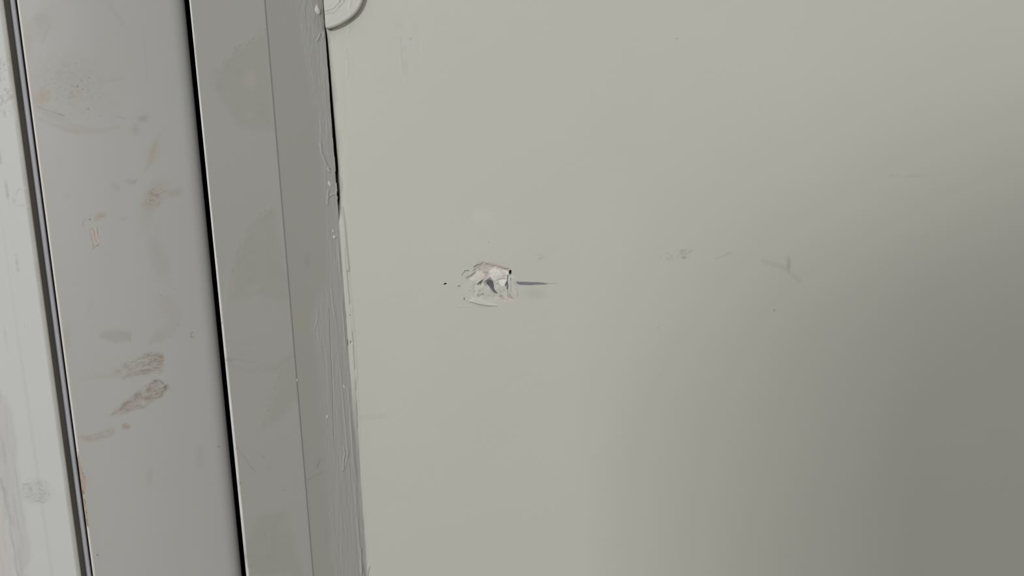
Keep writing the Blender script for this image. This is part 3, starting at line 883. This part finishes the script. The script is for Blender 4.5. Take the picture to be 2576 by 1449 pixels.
bback = 0.04
bf = fillet(B_L - BN * .02, B_L, B_R, 0.0008, 5)
B_R2 = B_R - BD * .0017
bf2 = fillet(B_L, B_R2, B_R2 - BN * .02, 0.0092, 14)[:9]
board_front = bf + [q for q in dense([B_L - BD * .0014, B_R2 + BD * .0102], 0.00042)] + bf2
bw_ = np.linalg.norm(B_R - B_L)
board_front = [q + BN * .0044 * (1 - (2 * min(1, max(0, (q - B_L) @ -BD / bw_)) - 1) ** 2) for q in board_front]
board_prof = board_front + [board_front[-1] - BN * bback, B_L - BN * bback]
door = column('door_1', board_prof, M_BOARD, zs_for(1.8), marks=board_marks, k=KB, dense_count=len(board_front), gap_shade=M_DARK)
tag(door, 'wide white board smeared with brown finger marks, left of the black gap', 'door', 'structure')

# ================================================================== POST AT THE FAR LEFT
P_R = on_line(104.5, F_BAT + BN * 0.004, BD)
PD, PN = np.array((-0.985, 0.1725)), np.array((-0.1725, -0.985))
P_step = P_R + PD * 0.0175 + PN * 0.0006
P_in = P_step + PD * 0.001 + PN * 0.0004
P_far = P_R + PD * 0.35 + PN * 0.02


def post_marks(p, x, y):
    wx = x + 10 * (fbm(x, y, 22, seed=111) - .5)
    wy = y + 10 * (fbm(x, y, 22, seed=112) - .5)
    st = fbm(x - .13 * y, y, 5, 90, seed=113)
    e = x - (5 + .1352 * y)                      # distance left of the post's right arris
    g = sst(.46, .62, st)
    p.over((138, 132, 114), .75 * sst(-5, -2, e) * (.6 + .5 * st))  # shade of the rounded right arris, painted in as a brownish band
    inner_ = sst(-70, -15, x)
    p.over((160, 161, 158), .55 * inner_ * g * sst(920, 1040, y) * (1 - sst(-135, -110, e)) * sst(.35, .5, fbm(x, y, 40, 80, seed=114)))
    p.over((160, 158, 154), .5 * sst(900, 1000, y) * poly(wx, wy, [(-10, 980), (18, 1000), (40, 1100), (50, 1230), (62, 1300), (78, 1410), (52, 1449), (30, 1330), (10, 1240), (-10, 1210)], 14) * (.4 + st))
    p.over((132, 133, 128), .6 * line(wx, wy, [(2, 1200), (14, 1260), (24, 1330), (38, 1400), (46, 1460)], 5, 7) * (.4 + st))
    p.over((178, 170, 162), .5 * poly(wx, wy, [(-20, 1180), (0, 1220), (14, 1300), (30, 1400), (36, 1470), (-20, 1470)], 8))
    pat = blob(wx, wy, 92, 1238, 42, 32, 10, .5)
    p.over((165, 166, 164), .5 * pat)
    sw = np.abs(np.sin(ell(wx + 1.5 * (wx - x), wy + 1.5 * (wy - y), 95, 1232, 22, 9, 30) * 3.2 + 5 * n_(x, y)))
    p.over((142, 143, 142), .45 * pat * sst(.75, .95, sw))
    p.over((142, 143, 142), .5 * line(wx, wy, [(58, 1215), (75, 1218), (80, 1235)], 4, 5) + 0 * x)
    for pts, w, c, s_ in (([(92, 1260), (108, 1266), (114, 1262)], 3, 138, .55), ([(36, 510), (37, 492), (46, 476), (58, 474)], 2.5, 160, .5), ([(28, 514), (64, 518)], 2, 168, .5),
                          ([(10, 445), (18, 480), (24, 515)], 2.2, 140, .6), ([(14, 225), (24, 240), (34, 258)], 4, 120, .55), ([(5, 150), (10, 165)], 3, 130, .5),
                          ([(0, 380), (3, 410)], 4, 140, .5), ([(20, 265), (34, 266)], 2, 150, .4), ([(40, 640), (46, 680)], 1.2, 150, .5), ([(3, 790), (10, 830), (16, 880)], 2, 160, .5)):
        p.over((c, c, c - 3), s_ * line(wx * .4 + x * .6, wy * .4 + y * .6, pts, w, w + 1.5))
    p.over((140, 141, 136), .4 * sst(.55, .7, fbm(x, y, 6, 8, seed=115)) * poly(wx, wy, [(-10, 130), (12, 150), (24, 220), (38, 262), (30, 310), (-10, 270)], 14))
    p.over((214, 215, 212), .9 * blob(x, y, 64, 819, 2.5, 3, 0, .5))
    p.over((212, 213, 210), .6 * blob(x, y, 60, 848, 3.5, 2, 0, .5))


def n_(x, y):
    return fbm(x, y, 18, seed=120)


pf = [P_far, P_in]
post_front = dense([P_far, P_R + PD * .16 + PN * .004], .05)[:-1] + dense([P_R + PD * .16 + PN * .004, P_in], .0012)
post_front += dense([P_in, P_step], .0005)[1:] + dense([P_step, P_R + PD * .003], .0012)[1:]
post_front += fillet(P_step, P_R, P_R - PN * .02, 0.0007, 5)
post_prof = post_front + [P_R - PN * 0.05, P_far - PN * 0.09]
post = column('trim_3', post_prof, M_POST, zs_for(3.0), marks=post_marks, k=K, dense_count=len(post_front), gap_shade=M_GROOVE)
tag(post, 'bright white post with grey scuffs at the far left, beside the dark groove', 'trim', 'structure')

# ================================================================== SEAL IN THE GROOVE
c0 = on_line(121.5, F_BAT - BN * .0012, BD)
c1 = on_line(134.0, F_BAT - BN * .0012, BD)
mid, hw = (c0 + c1) / 2, np.linalg.norm(c1 - c0) / 2
ux = (c1 - c0) / np.linalg.norm(c1 - c0)
seal_prof = []
for k in range(15):
    a = math.pi * (1 - k / 14)
    seal_prof.append(mid + ux * hw * math.copysign(abs(math.cos(a)) ** .8, math.cos(a)) + BN * (.0016 * max(0.0, math.sin(a)) ** .35))
seal_prof += [c1 - BN * .0195, c0 - BN * .0195]


def seal_marks(p, x, y):
    pass


seal = column('door_seal', seal_prof, M_SEAL, zs_for(30.0), sharp=50)
tag(seal, 'slim grey rubber seal standing in the dark groove at the left', 'seal')
gm = on_line(121, F_BAT - BN * .024, BD)
groove_l, groove_r = P_R - BN * .0240 - BD * .0002, B_L - BN * .0240 + BD * .0002
gro = column('trim_4', [groove_l, groove_r, groove_r - BN * .012, groove_l - BN * .012], M_GROOVE, np.array([0.0, 1.2, 2.4]), sharp=30)
tag(gro, 'dark recessed strip at the bottom of the seal groove', 'trim', 'structure')

# ================================================================== COVER DISC (cut off by the batten)
DC = np.array((817.0, -35.0))
zc = row_z(DC[1], DC[0])
cpt = at_depth(DC[0], 0.0, DC[1])
RAD = 97.0 * 0.5 / FPX * 1.03
TH = 0.0044
xmin = E_BAT[0] + 0.0015


def disc_ring(rad, y):
    n = 160
    a = np.arange(n) / n * 2 * math.pi
    wob = 1 + 0.012 * np.sin(3 * a + 1) + 0.008 * np.sin(7 * a)
    X_ = cpt[0] + rad * wob * np.cos(a)
    Z_ = cpt[2] + rad * wob * np.sin(a)
    return np.stack((X_, np.full(n, y), Z_), 1)


rings = [disc_ring(RAD * 0.985, -0.0001), disc_ring(RAD, -TH * .55), disc_ring(RAD * .995, -TH * .8), disc_ring(RAD * .975, -TH * .95)]
for q in np.linspace(.95, .02, 60):
    rings.append(disc_ring(RAD * q, -TH * (1 + .05 * (1 - q))))
dco = np.concatenate(rings)
# the left part is cut along the batten
cut = dco[:, 0] < xmin
dco[:, 0] = np.where(cut, xmin + (dco[:, 0] - xmin) * 0.0015, dco[:, 0])
dx_, dy_ = project(dco)
rel = 0.0007 * ridge(dx_, dy_, [(812, 30), (838, 22), (848, 10), (864, -10)], 4) + .0006 * ridge(dx_, dy_, [(812, 36), (842, 27), (854, 14), (872, -6)], 4)
rel += 0.0004 * ridge(dx_, dy_, [(882, 2), (880, 22), (884, 36)], 4) + .0002 * (fbm(dx_, dy_, 16, 12, seed=131) - .5)
dco[:, 1] -= rel * (np.arange(len(dco)) > 160 * 4)
dp = Paint(len(dco), K)
dp.over((150, 150, 144), .5 * line(dx_, dy_, [(821, 27), (838, 22), (847, 12), (858, 0)], 2, 2.2))
dp.over((196, 186, 178), .45 * line(dx_, dy_, [(882, 26), (896, 14), (906, 0)], 5, 6))
dp.over((120, 112, 102), .75 * (np.arange(len(dco)) < 160 * 2))  # tan side of the rim, with its shade painted in
disc = add_mesh('cover_disc', dco, loop_grid(160, len(rings), True), M_DISC, None, dp, True, 45,
                ngons=[[(len(rings) - 1) * 160 + i for i in range(160)]])
tag(disc, 'round painted-over cover disc on the wall, cut off by the top edge beside the batten', 'cover')

# ================================================================== what closes the place off, and an added shadow caster, out of view
def box(name, lo, hi, mat):
    bm = bmesh.new()
    bmesh.ops.create_cube(bm, size=1.0)
    for v in bm.verts:
        v.co = Vector([(lo[i] + hi[i]) / 2 + v.co[i] * (hi[i] - lo[i]) for i in range(3)])
    me = bpy.data.meshes.new(name)
    bm.to_mesh(me)
    bm.free()
    me.materials.append(mat)
    o = bpy.data.objects.new(name, me)
    COL.objects.link(o)
    return o


gap_shade = box('gap_shade_block', (-1.2, 0.051, 0.0), (1.62, 0.12, 2.4), M_DARK)
tag(gap_shade, 'dark block standing for the shade inside the black gap', 'wall', 'structure')
fl = box('floor', (-3.0, -4.5, -0.05), (3.0, 0.12, -0.0005), M_FLOOR)
tag(fl, 'worn brown floor of the room below the picture', 'floor', 'structure')
rake = [(-0.335, 0.0), (-0.335, 1.425), (-0.31, 1.462), (-0.28, 1.490), (-0.22, 1.511), (-0.10, 1.54), (-0.10, 0.0)]  # added unseen block, outlined to cast the soft shadow at lower right
nr_ = len(rake)
rco = [(x, y, z) for y in (-1.0, -0.9) for x, z in rake]
part = add_mesh('added_shade_block', rco, [(i, (i + 1) % nr_, nr_ + (i + 1) % nr_, nr_ + i) for i in range(nr_)], M_BROWN, smooth=False,
                ngons=[list(range(nr_))[::-1], [nr_ + i for i in range(nr_)]])
tag(part, 'added unseen brown block behind the viewer, shaped to shade the wall', 'wall', 'structure')
